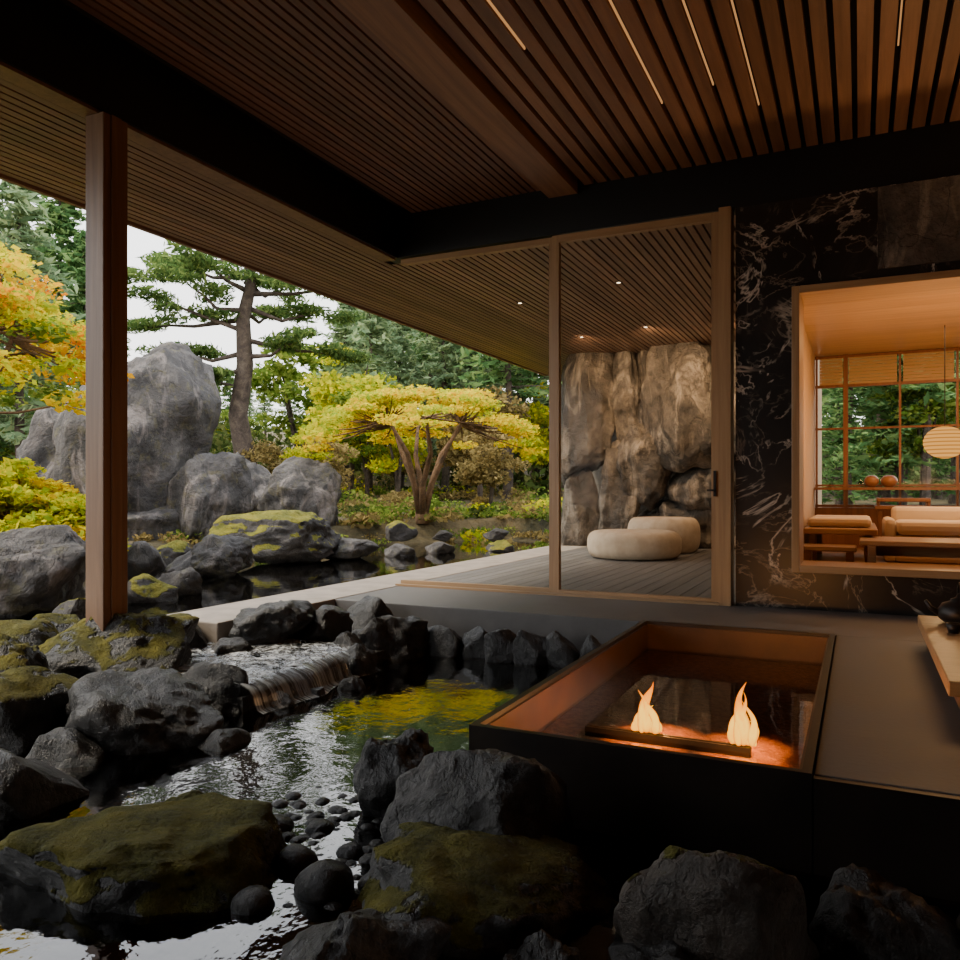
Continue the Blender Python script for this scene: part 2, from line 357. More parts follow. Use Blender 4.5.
# glass doors
def door(name,x0,x1,y,z0,z1,handle=None,left_stile=True,fw=.06,pane=True):
    m=MB()
    if left_stile: m.box(x0,x0+fw,y-.03,y+.03,z0,z1,0)
    m.box(x1-fw,x1,y-.03,y+.03,z0,z1,0)
    a=x0+(fw if left_stile else 0)
    m.box(a,x1-fw,y-.03,y+.03,z1-fw,z1,1); m.box(a,x1-fw,y-.03,y+.03,z0,z0+.045,1)
    if pane: m.box(a,x1-fw,y-.004,y+.004,z0+.045,z1-fw,2)
    if handle is not None:
        m.box(handle-.01,handle+.01,y-.06,y-.03,.85,1.05,3); m.box(handle-.06,handle+.01,y-.06,y-.045,.89,.905,3)
    return m.build(name,[M['wood_frame'],M['wood_frame_h'],M['glass'],M['iron']])
door('door_1',-3.93,-2.38,YW+.06,0.0,3.09,left_stile=False,pane=False,fw=.05)
door('door_2',-2.38,-.99,YW+.0,0.0,3.08,handle=-1.02)
m=MB(); m.box(-.99,-.90,YW-.06,YW+.12,0,ZB,0); m.build('trim_3',[M['wood_frame']])
m=MB(); m.box(-3.93,-.99,YW-.07,YW-.035,0.0,.02,0); m.build('door_track',[M['wood_frame_h']])
m=MB(); m.box(XB-.12,XB+.03,3.17,3.34,-.12,ZB-.02,0); m.box(XB+.03,XB+.04,3.22,3.29,-.12,ZB-.02,0)
m.build('wooden_column',[M['wood_col']],bevel=.006)
# dining window surround
m=MB(); d0,d1=YW-.05,YW+.45; t=.055
m.box(ox0,ox0+t,d0,d1,oz0,oz1,0); m.box(ox1-t,ox1,d0,d1,oz0,oz1,0)
m.box(ox0+t,ox1-t,d0,d1,oz1-t,oz1,1); m.box(ox0+t,ox1-t,d0,d1,oz0,oz0+t,1)
m.build('window_1',[M['wood_frame'],M['wood_frame_h']],bevel=.005)
# dining room shell
DY=9.8
m=MB(); m.box(-.52,4.5,YW+.17,DY+.1,2.42,2.50,0)
m.build('ceiling_dining',[M['wood_table']])
boxobj('roof_slab',-.72,4.62,YW+.17,DY+.6,2.56,3.3,M['back'])
boxobj('floor_dining',-.5,4.5,YW+.2,DY,.0,.25,M['wood_table'])
boxobj('wall_dining_left',-.52,-.46,YW+.45,DY+.1,.25,2.42,M['plaster_warm'])
m=MB(); m.box(-.46,4.5,DY,DY+.08,.25,.70,0)
m.build('wall_dining_back',[M['wood_red']])
m=MB()
xs=[-.44,-.14,.40,.94,1.48,2.02,2.56,3.10,3.64,4.18]
for i,xx in enumerate(xs):
    w=.05 if i in(1,) else .022
    m.box(xx-w/2,xx+w/2,DY-.02,DY+.04,.70,2.42,0)
for z,h in [(.72,.03),(.95,.022),(1.59,.022),(2.07,.03),(2.40,.03)]:
    m.box(-.455,4.5,DY-.018,DY+.038,z-h/2,z+h/2,0)
m.box(-.455,4.5,DY+.01,DY+.014,.72,2.40,1)
m.build('window_2',[M['wood_red'],M['glass']])
k=N('blind'); M['blind']=k.set((.38,.26,.14),.9)
m=MB()
for i,xx in enumerate(xs[:-1]):
    for j in range(9): m.box(xx+.03,xs[i+1]-.03,DY-.015,DY-.005,2.08+j*.036,2.112+j*.036,0)
m.build('bamboo_blind',[M['blind']])
# rock wall -----------------------------------------------------------
m=MB()
m.box(-4.3,-.75,13.15,13.4,-.3,ZB,0)
spec=[ # X,Y(front-ish centre),zb,w,h,depth
 (-4.05,12.15,-.1,.75,1.3,.8),(-3.45,12.05,-.15,.62,1.75,.8),(-2.95,12.4,-.1,.7,.8,.8),(-2.3,12.35,-.1,1.2,.85,.6),
 (-4.05,12.1,1.05,.9,2.15,.8),(-3.42,12.25,1.45,.55,1.75,.9),(-2.25,11.9,1.2,1.45,2.1,.62),(-3.02,12.05,.62,.80,1.25,.8),
 (-1.5,12.3,-.1,.9,1.5,.8),(-1.3,12.0,1.25,1.0,2.0,.8),(-2.98,12.35,1.75,.55,1.5,.9),(-2.15,12.15,.55,.95,.85,.8),(-1.75,12.45,.3,.6,1.0,.8)]
for i,(X,Y,zb,w,h,dp) in enumerate(spec):
    rock_into(m,300+i,X,Y+.25,zb,w*1.12,h*1.06,depth=dp,bury=.03,push=0,planes=13,rough=.22,cut=(.55,.85),sub=5)
m.build('rock_wall',[M['rock_wall']],smooth=True,loc=(-2.6,12.5,0))
# poufs
def pouf(name,cx,cy,r,h):
    m=MB(); prof=[(0.001,0.0)]
    for i in range(25):
        a=-math.pi/2+math.pi*i/24
        c,s_=math.cos(a),math.sin(a)
        rr=r*(.72+.28*abs(c)**.75); zz=h/2+h/2*(abs(s_)**.8)*(1 if s_>0 else -1)
        prof.append((rr,zz))
    for q in (.6,.4,.2): prof.append((r*.72*q/.72,h-(.004 if q<.5 else 0)))
    prof.append((.03,h-.006)); prof.append((.028,h-.03)); prof.append((.001,h-.03))
    m.lathe(prof,cx,cy,0,56,0,fn=lambda a,z:1+.006*math.sin(a*14))
    m.tube([(cx+r*.985*math.cos(t),cy+r*.985*math.sin(t),h*.52) for t in np.linspace(0,2*math.pi,49)],[.008]*49,5,0,False)
    return m.build(name,[M['fabric']],smooth=True,loc=(cx,cy,0))
pouf('floor_pouf',-2.71,10.40,.62,.36)
pouf('floor_pouf',-2.58,11.58,.52,.50)

# ================================================================= FIRE PIT
m=MB(); X0,X1,Y0,Y1=-1.335,-.135,2.69,5.37; tk=.03
for (a,b,c,d) in [(X0,X0+tk,Y0,Y1),(X1-tk,X1,Y0,Y1),(X0+tk,X1-tk,Y0,Y0+tk),(X0+tk,X1-tk,Y1-tk,Y1)]:
    m.box(a,b,c,d,-.5,.01,0)
ti=.012
for (a,b,c,d) in [(X0+tk,X0+tk+ti,Y0+tk,Y1-tk),(X1-tk-ti,X1-tk,Y0+tk,Y1-tk),(X0+tk+ti,X1-tk-ti,Y0+tk,Y0+tk+ti),(X0+tk+ti,X1-tk-ti,Y1-tk-ti,Y1-tk)]:
    m.box(a,b,c,d,-.45,-.01,1)
m.box(X0+tk,X1-tk,Y0+tk,Y1-tk,-.5,-.19,2)
m.add([(X0+tk+ti,Y0+tk+ti,-.172),(X1-tk-ti,Y0+tk+ti,-.172),(X1-tk-ti,Y1-tk-ti,-.172),(X0+tk+ti,Y1-tk-ti,-.172)],[(0,1,2,3)],3)
m.box(-1.10,-.40,3.375,3.415,-.19,-.150,4); m.box(-1.08,-.42,3.388,3.402,-.150,-.146,0)
m.build('fire_pit',[M['bronze'],M['copper'],M['amber'],M['w_fire'],M['iron']])
def flame(name,cx,cy,z,h,r,seed):
    rng=random.Random(seed); m=MB()
    tong=[(0,0,1.0,.55,0),(-.75,.1,.60,.36,1.3),(.7,-.1,.72,.36,3.9),(-.3,-.25,.8,.36,2.2),(.3,.2,.5,.5,5.1),(-.9,0,.33,.28,.4),(.9,.1,.36,.28,2.9)]
    for j,(fx,fy,fh,fr_,ph) in enumerate(tong):
        pts=[];rad=[]; hh=h*fh*rng.uniform(.95,1.08); rr=r*fr_; ph+=seed
        for i in range(19):
            t=i/18; pts.append((cx+fx*r*(1-.35*t)+math.sin(t*5+ph)*.30*r*t*1.8,cy+fy*r+math.cos(t*4+ph)*.12*r*t,z+t*hh))
            rad.append(max(.0008,rr*(math.sin(math.pi*min(1,t**.62))*.85+.35*(1-t))*(1-.25*t)*(1+.12*math.sin(t*11+ph*2))))
        m.tube(pts,rad,16,0)
    return m.build(name,[M['flame']],smooth=True,loc=(cx,cy,z))
flame('flame',-.83,3.395,-.147,.225,.055,3)
flame('flame',-.43,3.395,-.147,.265,.052,8)
def light(kind,name,loc,energy,color,**k):
    l=D.lights.new(name,kind); l.energy=energy; l.color=color
    for a,v in k.items(): setattr(l,a,v)
    o=D.objects.new(name,l); C.scene.collection.objects.link(o); o.location=loc; return o
light('POINT','flame_light',(-.83,3.30,-.03),8,(1,.40,.10),shadow_soft_size=.02)
light('POINT','flame_light',(-.43,3.30,-.03),9,(1,.40,.10),shadow_soft_size=.02)
light('POINT','flame_light',(-.80,3.50,-.02),12,(1,.40,.10),shadow_soft_size=.02)
light('POINT','flame_light',(-.45,3.50,-.02),12,(1,.40,.10),shadow_soft_size=.02)

# ================================================================= INDOOR STREAM
ZP=-.30; ZU=-.13
boxobj('stream_bed',-4.4,4.4,-2.9,5.36,-.75,-.5,M['bed'])
m=MB(); m.box(-4.4,-3.0,3.3,5.36,-.5,-.22); m.build('stream_ledge',[M['rock_dark']])
m=MB(); m.box(-4.4,-1.34,-2.9,5.36,ZP-.004,ZP); m.box(-1.34,3,-2.9,2.68,ZP-.004,ZP)
m.build('stream_water',[M['w_pool']])
m=MB(); ny=60
prof=[(-5.2,ZU),(-4.4,ZU),(-3.8,ZU-.003),(-3.4,ZU-.008),(-3.15,ZU-.012),(-3.03,ZU-.022),(-2.96,ZU-.045),(-2.93,ZU-.08),(-2.915,ZU-.12),(-2.90,ZU-.15),(-2.86,ZP+.006)]
for i_,(xx,zz) in enumerate(prof):
    for j in range(ny):
        w=mnoise.noise(Vector((xx*2,j*.10,1)))*.09*(xx>-3.5)
        m.v.append((xx+w,3.30+(4.45-3.30)*j/(ny-1),zz+(.012*mnoise.noise(Vector((xx*6,j*.3,7))) if -4.3<xx<-3 else 0)))
for i in range(len(prof)-1):
    for j in range(ny-1):
        a=i*ny+j; m.f.append((a,a+ny,a+ny+1,a+1)); m.m.append(0 if i<5 else 1)
m.build('stream_cascade',[M['w_run'],M['fall']],smooth=True)
R=[('mossy_rock',-1.83,1.60,-.5,.90,.35,'rock_moss_heavy',1),('mossy_rock',-2.14,2.02,-.45,.32,.24,'rock_moss_heavy',2),
('river_boulder',-.93,2.02,-.5,.90,.37,'rock_dark_moss',3),('river_boulder',-.33,2.22,-.5,.58,.47,'rock_brown',47),
('river_boulder',.05,2.30,-.5,.38,.37,'rock_dark',5),('river_boulder',-1.10,1.60,-.5,.56,.33,'rock_dark',6),
('river_boulder',.28,2.36,-.5,.20,.42,'rock_brown',7),('river_boulder',-1.56,2.60,-.45,.40,.43,'rock_dark',8),('river_boulder',-1.14,2.36,-.5,.66,.52,'rock_dark',42),
('river_rock',-.71,1.80,-.5,.24,.27,'rock_dark',9),('river_rock',-.44,1.90,-.5,.32,.27,'rock_dark',10),
('river_boulder',-3.70,3.05,-.4,1.0,.60,'rock_dark_moss',11),('river_boulder',-3.46,2.36,-.4,.55,.45,'rock_dark_moss',12),
('river_boulder',-2.78,1.88,-.45,.5,.38,'rock_dark',13),('river_boulder',-2.97,2.62,-.4,.72,.42,'rock_dark',14),
('river_boulder',-3.12,3.22,-.4,.48,.36,'rock_dark',15),('mossy_rock',-4.6,3.45,-.2,.45,.30,'rock_dark_moss',16),
('mossy_rock',-4.0,3.80,-.2,.38,.28,'rock_dark_moss',17),('river_rock',-3.05,2.30,-.4,.36,.24,'rock_dark',18),
('river_rock',-3.61,3.86,-.18,.26,.12,'rock_dark',19),('river_boulder',-3.57,4.23,-.2,.60,.33,'rock_dark',20),
('river_boulder',-3.36,4.50,-.2,.42,.28,'rock_dark',21),('river_boulder',-3.34,5.0,-.3,.46,.38,'rock_dark',22),
('river_boulder',-2.98,4.72,-.38,.60,.38,'rock_dark',23),('river_rock',-2.90,4.25,-.4,.26,.30,'rock_dark',24),
('river_rock',-3.1,4.4,-.3,.3,.24,'rock_dark',25),
('river_rock',-2.72,5.02,-.38,.42,.29,'rock_dark',26),('river_rock',-2.46,5.10,-.38,.27,.29,'rock_dark',27),
('river_rock',-2.24,5.05,-.38,.28,.30,'rock_dark',28),('river_rock',-2.02,5.05,-.38,.28,.31,'rock_dark',29),
('river_rock',-1.80,5.06,-.38,.28,.31,'rock_dark',30),('river_rock',-1.6,5.08,-.38,.26,.31,'rock_dark',31),
('river_boulder',-3.95,2.5,-.4,.6,.58,'rock_dark_moss',32),('river_boulder',-2.45,1.45,-.5,.45,.25,'rock_dark',33),
('river_boulder',-4.3,2.9,-.2,.5,.34,'rock_dark_moss',34),('river_rock',-2.62,2.75,-.45,.3,.22,'rock_dark',35),
('river_rock',-2.9,3.45,-.4,.22,.17,'rock_dark',36),('river_rock',-2.75,3.95,-.4,.20,.17,'rock_dark',37),('river_rock',-2.84,3.72,-.4,.14,.15,'rock_dark',38)]
for (n,X,Y,zb,w,h,mt,sd) in R:
    near=math.hypot(X,Y)<3.2 or w>.55
    rock(n,sd,X,Y,zb,w,h,mt,sub=5 if near else 4,push=(.12 if sd in(3,5,6,7,9,10) else .0 if sd in (42,8,47) else .35),depth=(.7 if sd in (3,47,42) else .9),rough=.20 if sd in (3,47,42,1) else .24 if near else .16,cut=(.5,.82),squash=.22 if sd in (3,47,42,1) else .1 if 26<=sd<=31 else 0)
m=MB(); rng=random.Random(5)
big=[(-1.41,1.89,.18,.13),(-1.60,2.0,.14,.10),(-1.85,2.18,.16,.08),(-1.30,2.0,.12,.08),(-1.50,2.15,.10,.07),(-1.7,2.25,.12,.07),(-1.25,2.2,.1,.07),(-1.55,1.75,.13,.09)]
for i,(X,Y,w,h) in enumerate(big): rock_into(m,60+i,X,Y,-.34,w,h,sub=3,planes=5,rough=.05,cut=(.75,.95))
for i in range(300):
    X=rng.uniform(-2.0,-1.1);Y=rng.uniform(1.8,2.6); w=rng.uniform(.025,.075)
    rock_into(m,200+i,X,Y,ZP-.03,w,w*.65,sub=2,planes=4,rough=.05,cut=(.8,.95))
for i in range(60):
    X=rng.uniform(-2.9,-1.5);Y=rng.uniform(1.5,5.2); w=rng.uniform(.05,.14)
    rock_into(m,600+i,X,Y,-.5,w,w*.6,sub=2,planes=4,rough=.05,cut=(.8,.95))
m.build('pebbles',[M['pebble']],smooth=True)

# ================================================================= GARDEN
def th(x,y):
    d=math.hypot(x,y)
    h=-.05+ min(1.1,max(0,d-9)*.045)+min(6,max(0,d-27)*.11)
    h+=.10*mnoise.noise(Vector((x*.45,y*.45,3)))+.05*mnoise.noise(Vector((x*1.5,y*1.5,9)))
    e=((x+6.3)/2.1)**2+((y-7.5)/6.2)**2
    if e<1.6: h=min(h,-.5+ max(0,(e-.75))*.6)
    if x>-4.6 and y<13: h=-.8
    elif x>-4.6 and y<14: h=min(h,-.1)
    if x>-.8 and y<11: h=-.8
    return h
xs_=np.concatenate([np.arange(-70,-16,1.6),np.arange(-16,-3.9,.28),np.arange(-3.9,35,1.2)])
ys_=np.concatenate([np.arange(-14,0,1.2),np.arange(0,18,.28),np.arange(18,75,1.6)])
m=MB(); nx=len(xs_); ny=len(ys_)
m.v=[(float(a),float(b),th(a,b)) for a in xs_ for b in ys_]
m.f=[(i*ny+j,(i+1)*ny+j,(i+1)*ny+j+1,i*ny+j+1) for i in range(nx-1) for j in range(ny-1)]; m.m=[0]*len(m.f)
m.build('garden_ground',[M['ground']],smooth=True)
boxobj('pond_water',-9.5,-4.5,-2,15,ZU-.004,ZU,M['w_pond'])
G=[('garden_boulder',-9.88,8.62,-.2,2.55,3.55,'rock_grey',131,.8),('garden_boulder',-11.0,8.35,-.1,1.7,2.45,'rock_grey',102,.8),
('garden_boulder',-8.85,9.0,-.1,1.4,1.6,'rock_grey',103,.9),
('garden_boulder',-6.1,4.15,-.2,1.15,.80,'rock_grey',104,.9),('garden_boulder',-6.83,6.97,-.2,1.05,.58,'rock_grey',105,.8),
('garden_rock',-5.84,5.22,-.2,.5,.32,'rock_grey_moss',106,.8),('garden_boulder',-9.42,8.32,-.1,1.7,.78,'rock_grey',107,.6),
('garden_rock',-7.37,6.42,-.2,.62,.52,'rock_grey',108,.8),('garden_rock',-5.97,5.67,-.2,.46,.34,'rock_grey',109,.8),
('garden_rock',-6.69,9.59,-.15,.9,.36,'rock_grey',110,.8),('mossy_garden_boulder',-7.1,8.5,-.1,1.9,.72,'rock_grey_moss',111,.6),
('garden_boulder',-10.4,11.6,.0,1.5,1.65,'rock_grey',112,.8),('garden_boulder',-9.2,11.6,.0,1.55,1.55,'rock_grey',113,.7),
('garden_rock',-6.4,10.5,-.2,.5,.26,'rock_grey',115,.8),('garden_rock',-6.12,11.28,-.2,.5,.26,'rock_grey',116,.8),
('garden_rock',-5.42,12.09,-.2,.5,.26,'rock_grey_moss',117,.8),('garden_rock',-8.0,7.5,-.15,.6,.4,'rock_grey_moss',118,.8),
('garden_rock',-5.1,3.9,-.2,.4,.32,'rock_grey_moss',119,.8),('garden_boulder',-6.9,5.0,-.1,.9,.62,'rock_grey',120,.8),
('garden_rock',-8.2,10.5,.0,.7,.4,'rock_grey_moss',121,.8),('garden_rock',-7.4,12.2,.0,.6,.35,'rock_grey_moss',122,.8),
('garden_rock',-6.0,13.2,-.05,.5,.25,'rock_grey',123,.8),('garden_rock',-7.0,13.0,-.05,.4,.2,'rock_grey',124,.8)]
for (n,X,Y,zb,w,h,mt,sd,dp) in G:
    rock(n,sd,X,Y,zb,w,h,mt,depth=dp,planes=9 if w>1.5 else 10,cut=(.62,.88) if w>1.5 else (.55,.82),rough=.2 if w>1.5 else .22,push=.3,sub=5 if w>1.0 else 4,bury=.1,squash=.12 if sd in (131,102) else 0)

def blob(rng,c,r,n):
    p=rng.normal(size=(n,3)); p/=np.linalg.norm(p,axis=1)[:,None]; p*=(rng.random((n,1))**.45); return np.array(c)+p*np.array(r)
def conifer(name,seed,H,bare,leaf,spread=.17):
    rng=np.random.default_rng(seed); m=MB()
    pts=[(.12*H*.05*math.sin(i),.1*H*.04*math.cos(i*1.3),H*i/8) for i in range(9)]
    m.tube(pts,[.018*H*(1-i/8.6) for i in range(9)],7,0)
    n=int(32)
    for i in range(n):
        t=bare+(1-bare)*(i/n)**.9; z=t*H; L=spread*H*((1-t)/(1-bare))**.75*rng.uniform(.6,1.3)+.15
        for b in range(5):
            a=rng.random()*6.28; dr=-.12*L+rng.uniform(-.1,.12)*L
            e=(math.cos(a)*L,math.sin(a)*L,z+dr)
            m.tube([(0,0,z),(e[0]*.6,e[1]*.6,z+dr*.4+.05*L),e],[.012,.009,.004],3,0,False)
            q=rng.random((24,1))**.7; c=np.array([0,0,z])*(1-q)+np.array(e)*q
            c+=rng.normal(size=(24,3))*np.array([.13,.13,.05])*(.4+L*.5)
            m.quads(c,.17,.055,rng,.55,1)
    return m.build(name,[M['bark'],leaf])
def broad(name,seed,H,leaf,nb=22,lsz=.09):
    rng=np.random.default_rng(seed); m=MB()
    for s in range(3):
        a=rng.random()*6.28
        m.tube([(0,0,0),(.1*math.cos(a),.1*math.sin(a),H*.3),(.5*math.cos(a),.5*math.sin(a),H*.65),(.9*math.cos(a),.9*math.sin(a),H*.9)],[.09,.075,.045,.015],6,0)
    for b in range(nb):
        a=rng.random()*6.28; z=H*rng.uniform(.35,1); r=H*.32*math.sin(math.pi*min(1,(z/H)*.75))*rng.uniform(.3,1)
        m.quads(blob(rng,(math.cos(a)*r,math.sin(a)*r,z),(.75,.75,.32),230),lsz,lsz*.6,rng,.3,1)
    return m.build(name,[M['bark'],leaf])
SRC=[conifer('conifer_tree',1,9,.12,M['leaf_con']),conifer('conifer_tree',2,10,.3,M['leaf_con_haze'],.15),conifer('conifer_tree',3,8.5,.2,M['leaf_con_haze'],.19),
     conifer('conifer_tree',4,10,.38,M['leaf_con'],.14)]
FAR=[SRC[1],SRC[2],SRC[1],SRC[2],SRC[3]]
BR=[broad('deciduous_tree',11,5,M['leaf_green']),broad('deciduous_tree',12,4.5,M['leaf_yg']),broad('deciduous_tree',13,3.2,M['leaf_brown'],18,.08)]
def W(a,t): return (t*(-.4321+.9018*a),t*(.9018+.4321*a))
rnd=random.Random(7)
def put(srcs,px,t,sc,nm):
    a=(px-480)/792; x,y=W(a,t)
    inst(rnd.choice(srcs),nm,(x,y,th(x,y)-.05),rnd.random()*6.28,sc)
for o,(px,t) in zip(SRC,[(-30,21),(365,30),(440,34),(60,25)]):
    x,y=W((px-480)/792,t); o.location=(x,y,th(x,y)-.05)
for o,(px,t) in zip(BR,[(300,27),(350,24),(480,23)]):
    x,y=W((px-480)/792,t); o.location=(x,y,th(x,y)-.05)
for (px,t,sc) in [(20,19,.95),(-80,18,1),(85,24,.9),(100,30,.8),(345,28,.72),(400,27,.85),(470,27,.9),(520,28,1),(560,25,1),(430,32,1.05),(500,36,1.2),(380,38,1.0),(545,34,1.2),(450,40,1.2),(350,34,.75),(600,30,1.1),
                  (140,38,.42),(165,34,.42),(200,40,.45),(230,36,.42),(265,41,.45),(290,35,.45),(315,40,.5),(120,33,.55),(215,46,.42),(330,32,.55),(180,47,.42),(250,48,.42),
                  (370,25,.85),(415,36,1.15),(485,31,1.05),(535,29,1.0),(508,24,.9),(445,26,.8),
                  (640,27,1),(700,25,1),(760,27,1),(810,23,.8),(835,28,1),(870,24,.9),(900,30,1.1),(930,24,.9),(965,27,1),(1010,25,1),(1060,26,1),(1120,24,1),(-140,20,1),(-200,24,1.1),(40,32,1.1),(0,28,1.1),(-60,30,1.1)]:
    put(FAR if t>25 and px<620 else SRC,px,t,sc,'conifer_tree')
for i in range(34):
    px=rnd.uniform(-120,580); t=rnd.uniform(19,34); put(BR,px,t,rnd.uniform(.35,.55) if 110<px<340 else rnd.uniform(.5,.8),'deciduous_tree')
for i in range(18):
    px=rnd.uniform(790,1100); t=rnd.uniform(15,24); put([BR[0],SRC[0],SRC[3]],px,t,rnd.uniform(.5,.8),'garden_tree')
def shrubs(name,seed,leaf,cent,n=120,sz=.06):
    rng=np.random.default_rng(seed); m=MB()
    for (x,y,r,h) in cent:
        m.quads(blob(rng,(x,y,th(x,y)+h*.4),(r,r,h*.6),n),sz,sz*.55,rng,.2,0)
    return m.build(name,[leaf])
cs=[];cs2=[];cs3=[]
for i in range(300):
    px=rnd.uniform(-60,600);t=rnd.uniform(13.5,30); x,y=W((px-480)/792,t)
    if x>-4.8 and y<14.5: continue
    (cs if i%3==0 else cs2 if i%3==1 else cs3).append((x,y,rnd.uniform(.25,.6)*t/18,rnd.uniform(.12,.45)*t/22))
shrubs('undergrowth',1,M['leaf_green'],cs); shrubs('undergrowth',2,M['leaf_brown'],cs2); shrubs('undergrowth',3,M['leaf_yg'],cs3[::3],90); shrubs('undergrowth',4,M['leaf_dark'],cs3[1::3],110)
cs=[]
for i in range(110):
    px=rnd.uniform(-80,1080);t=rnd.uniform(25,36); x,y=W((px-480)/792,t)
    cs.append((x,y,rnd.uniform(.9,1.6),rnd.uniform(.9,2.2)))
shrubs('hedge',7,M['leaf_dark'],cs,240,.13)
cs=[];cs2=[]
for i in range(420):
    px=rnd.uniform(130,600);t=rnd.uniform(10,21); x,y=W((px-480)/792,t)
    if x>-4.7 or ((x+6.3)/2.1)**2+((y-7.5)/6.2)**2<1.25: continue
    (cs if i%2 else cs2).append((x,y,rnd.uniform(.12,.4),rnd.uniform(.05,.2)))
shrubs('ground_cover',5,M['leaf_brown'],cs,90,.035); shrubs('ground_cover',6,M['leaf_green'],cs2,90,.035)

def pine():
    rng=np.random.default_rng(21); m=MB(); bx,by=W((243-480)/792,19); bz=th(bx,by)-.1
    R_=Vector((.9018,.4321,0))
    def P(u,z,d=0): return Vector((bx,by,bz))+R_*u+Vector((-.4321,.9018,0))*d+Vector((0,0,z))
    tr=[P(0,0),P(.08,1.2),P(-.12,2.4),P(.05,3.6),P(.0,4.7),P(.2,5.6),P(.05,6.6),P(.3,7.4)]
    m.tube(tr,[.30,.26,.23,.20,.17,.13,.08,.03],10,0)
    br=[(3.0,-1.3,3.4,.3),(3.8,1.4,4.1,-.4),(4.4,-1.9,5.0,-.5),(4.7,-2.6,4.6,.6),(5.0,1.7,4.9,.5),(5.3,2.4,5.3,-.2),(5.7,-1.6,6.0,.3),(6.0,1.5,6.0,-.5),(6.5,-.9,6.7,.2),(6.8,1.1,6.9,.2),(7.2,.4,7.4,0),(4.2,2.2,3.9,.7),(4.9,.3,5.1,1.5),(5.4,-.4,5.6,-1.5),(3.5,-.8,3.0,-.8),(6.2,-2.4,5.7,0),(5.6,.8,5.6,.8),(4.9,-1.0,5.3,-.9),(3.9,-1.7,3.9,.5)]
    for (z0,u,z1,d) in br:
        s=P(.05,z0); e=P(u,z1,d); mid=(s+e)/2+Vector((0,0,.18*rng.uniform(-1,1)-.1)); 
        m.tube([s,(s+mid)/2,mid,(mid+e)/2+Vector((0,0,.05)),e],[.07,.055,.04,.03,.012],6,0)
        for q in (.5,.68,.84,1.0,1.12,1.2):
            c=s+(e-s)*q+Vector((rng.normal()*.18,rng.normal()*.28,.08+.06*rng.normal()))
            m.quads(blob(rng,c,(.46,.46,.12),190),.085,.022,rng,.2,1)
    m.build('pine_tree',[M['bark'],M['leaf_pine']],loc=(bx,by,bz),smooth_mats={0})
pine()
def maple(name,bx,by,seed,rx,z0,z1,leafs,nst=6,npad=80,lpp=190,lsz=.055,pw=.2,ph=.07):
    rng=np.random.default_rng(seed); m=MB(); bz=th(bx,by)-.08
    B=Vector((bx,by,bz)); ends=[]
    m.tube([B,B+Vector((0,0,.25))],[.16,.13],8,0)
    for s in range(nst):
        a=6.28*s/nst+rng.uniform(-.3,.3); r=rx*rng.uniform(.35,.6)
        f=B+Vector((.05*math.cos(a),.05*math.sin(a),.18)); zt=z0+(z1-z0)*.45
        k=[f,f+Vector((math.cos(a)*r*.18,math.sin(a)*r*.18,zt*.3)),f+Vector((math.cos(a+.2)*r*.5,math.sin(a+.2)*r*.5,zt*.6)),B+Vector((math.cos(a)*r,math.sin(a)*r,zt))]
        m.tube(k,[.08,.065,.05,.03],7,0); ends.append((k[2],a)); ends.append((k[3],a))
    for p in range(npad):
        a=rng.random()*6.28; q=math.sqrt(rng.random()); r=rx*q
        zt=z0+(z1-z0)*math.sqrt(max(0,1-q*q))*rng.uniform(.72,1.0)
        c=B+Vector((math.cos(a)*r,math.sin(a)*r,zt))
        e=min(ends,key=lambda e:(e[0]-c).length)[0]
        mid=(e+c)/2+Vector((0,0,-.06)); m.tube([e,mid,c],[.022,.015,.005],4,0,False)
        mi=1+int(rng.integers(0,len(leafs)))
        m.quads(blob(rng,c,(rx*pw,rx*pw,ph),lpp),lsz,lsz*.6,rng,.5,mi)
    m.build(name,[M['bark_warm']]+leafs,loc=(bx,by,bz),smooth_mats={0})
x,y=W((422-480)/792,16)
maple('maple_tree',x,y,31,2.2,1.40,2.8,[M['leaf_yellow'],M['leaf_yellow'],M['leaf_yg']],npad=100,lpp=100,pw=.17,lsz=.048,ph=.09)
maple('maple_tree',-9.6,5.5,32,1.8,1.9,3.9,[M['leaf_orange'],M['leaf_yellow'],M['leaf_yellow'],M['leaf_yg'],M['leaf_yg'],M['leaf_green']],npad=130,lsz=.042,lpp=150,ph=.13)
maple('maple_tree',-7.9,4.9,33,1.2,.7,1.75,[M['leaf_yg'],M['leaf_yellow'],M['leaf_yg']],nst=5,npad=120,lsz=.04,ph=.1)

# ================================================================= DINING FURNITURE
def rbox(name,parts,mats,bevel=.01): 
    m=MB()
    for p in parts: m.box(*p)
    return m.build(name,mats,bevel=bevel)
rbox('coffee_table',[(.0,2.2,6.95,7.65,.46,.50,0),(.06,.12,7.0,7.6,.25,.46,0),(2.08,2.14,7.0,7.6,.25,.46,0),(.12,2.08,7.28,7.32,.36,.46,0)],[M['wood_table']])
rbox('sofa',[(.28,2.2,8.0,8.75,.25,.5,0),(.30,1.2,7.95,8.6,.5,.62,0),(1.22,2.18,7.95,8.6,.5,.62,0),(.28,2.2,8.62,8.85,.5,.74,0),(.20,.30,8.0,8.8,.25,.64,0)],[M['fabric_w']],.04)
rbox('wooden_bench',[(-.44,.14,7.4,8.9,.52,.57,0),(-.40,-.34,7.5,7.56,.25,.52,0),(.04,.10,7.5,7.56,.25,.52,0),(-.40,-.34,8.7,8.76,.25,.52,0),(.04,.10,8.7,8.76,.25,.52,0),(-.44,-.02,7.0,7.35,.40,.44,0),(-.42,-.36,7.02,7.32,.25,.40,0),(-.10,-.04,7.02,7.32,.25,.40,0)],[M['wood_table']])
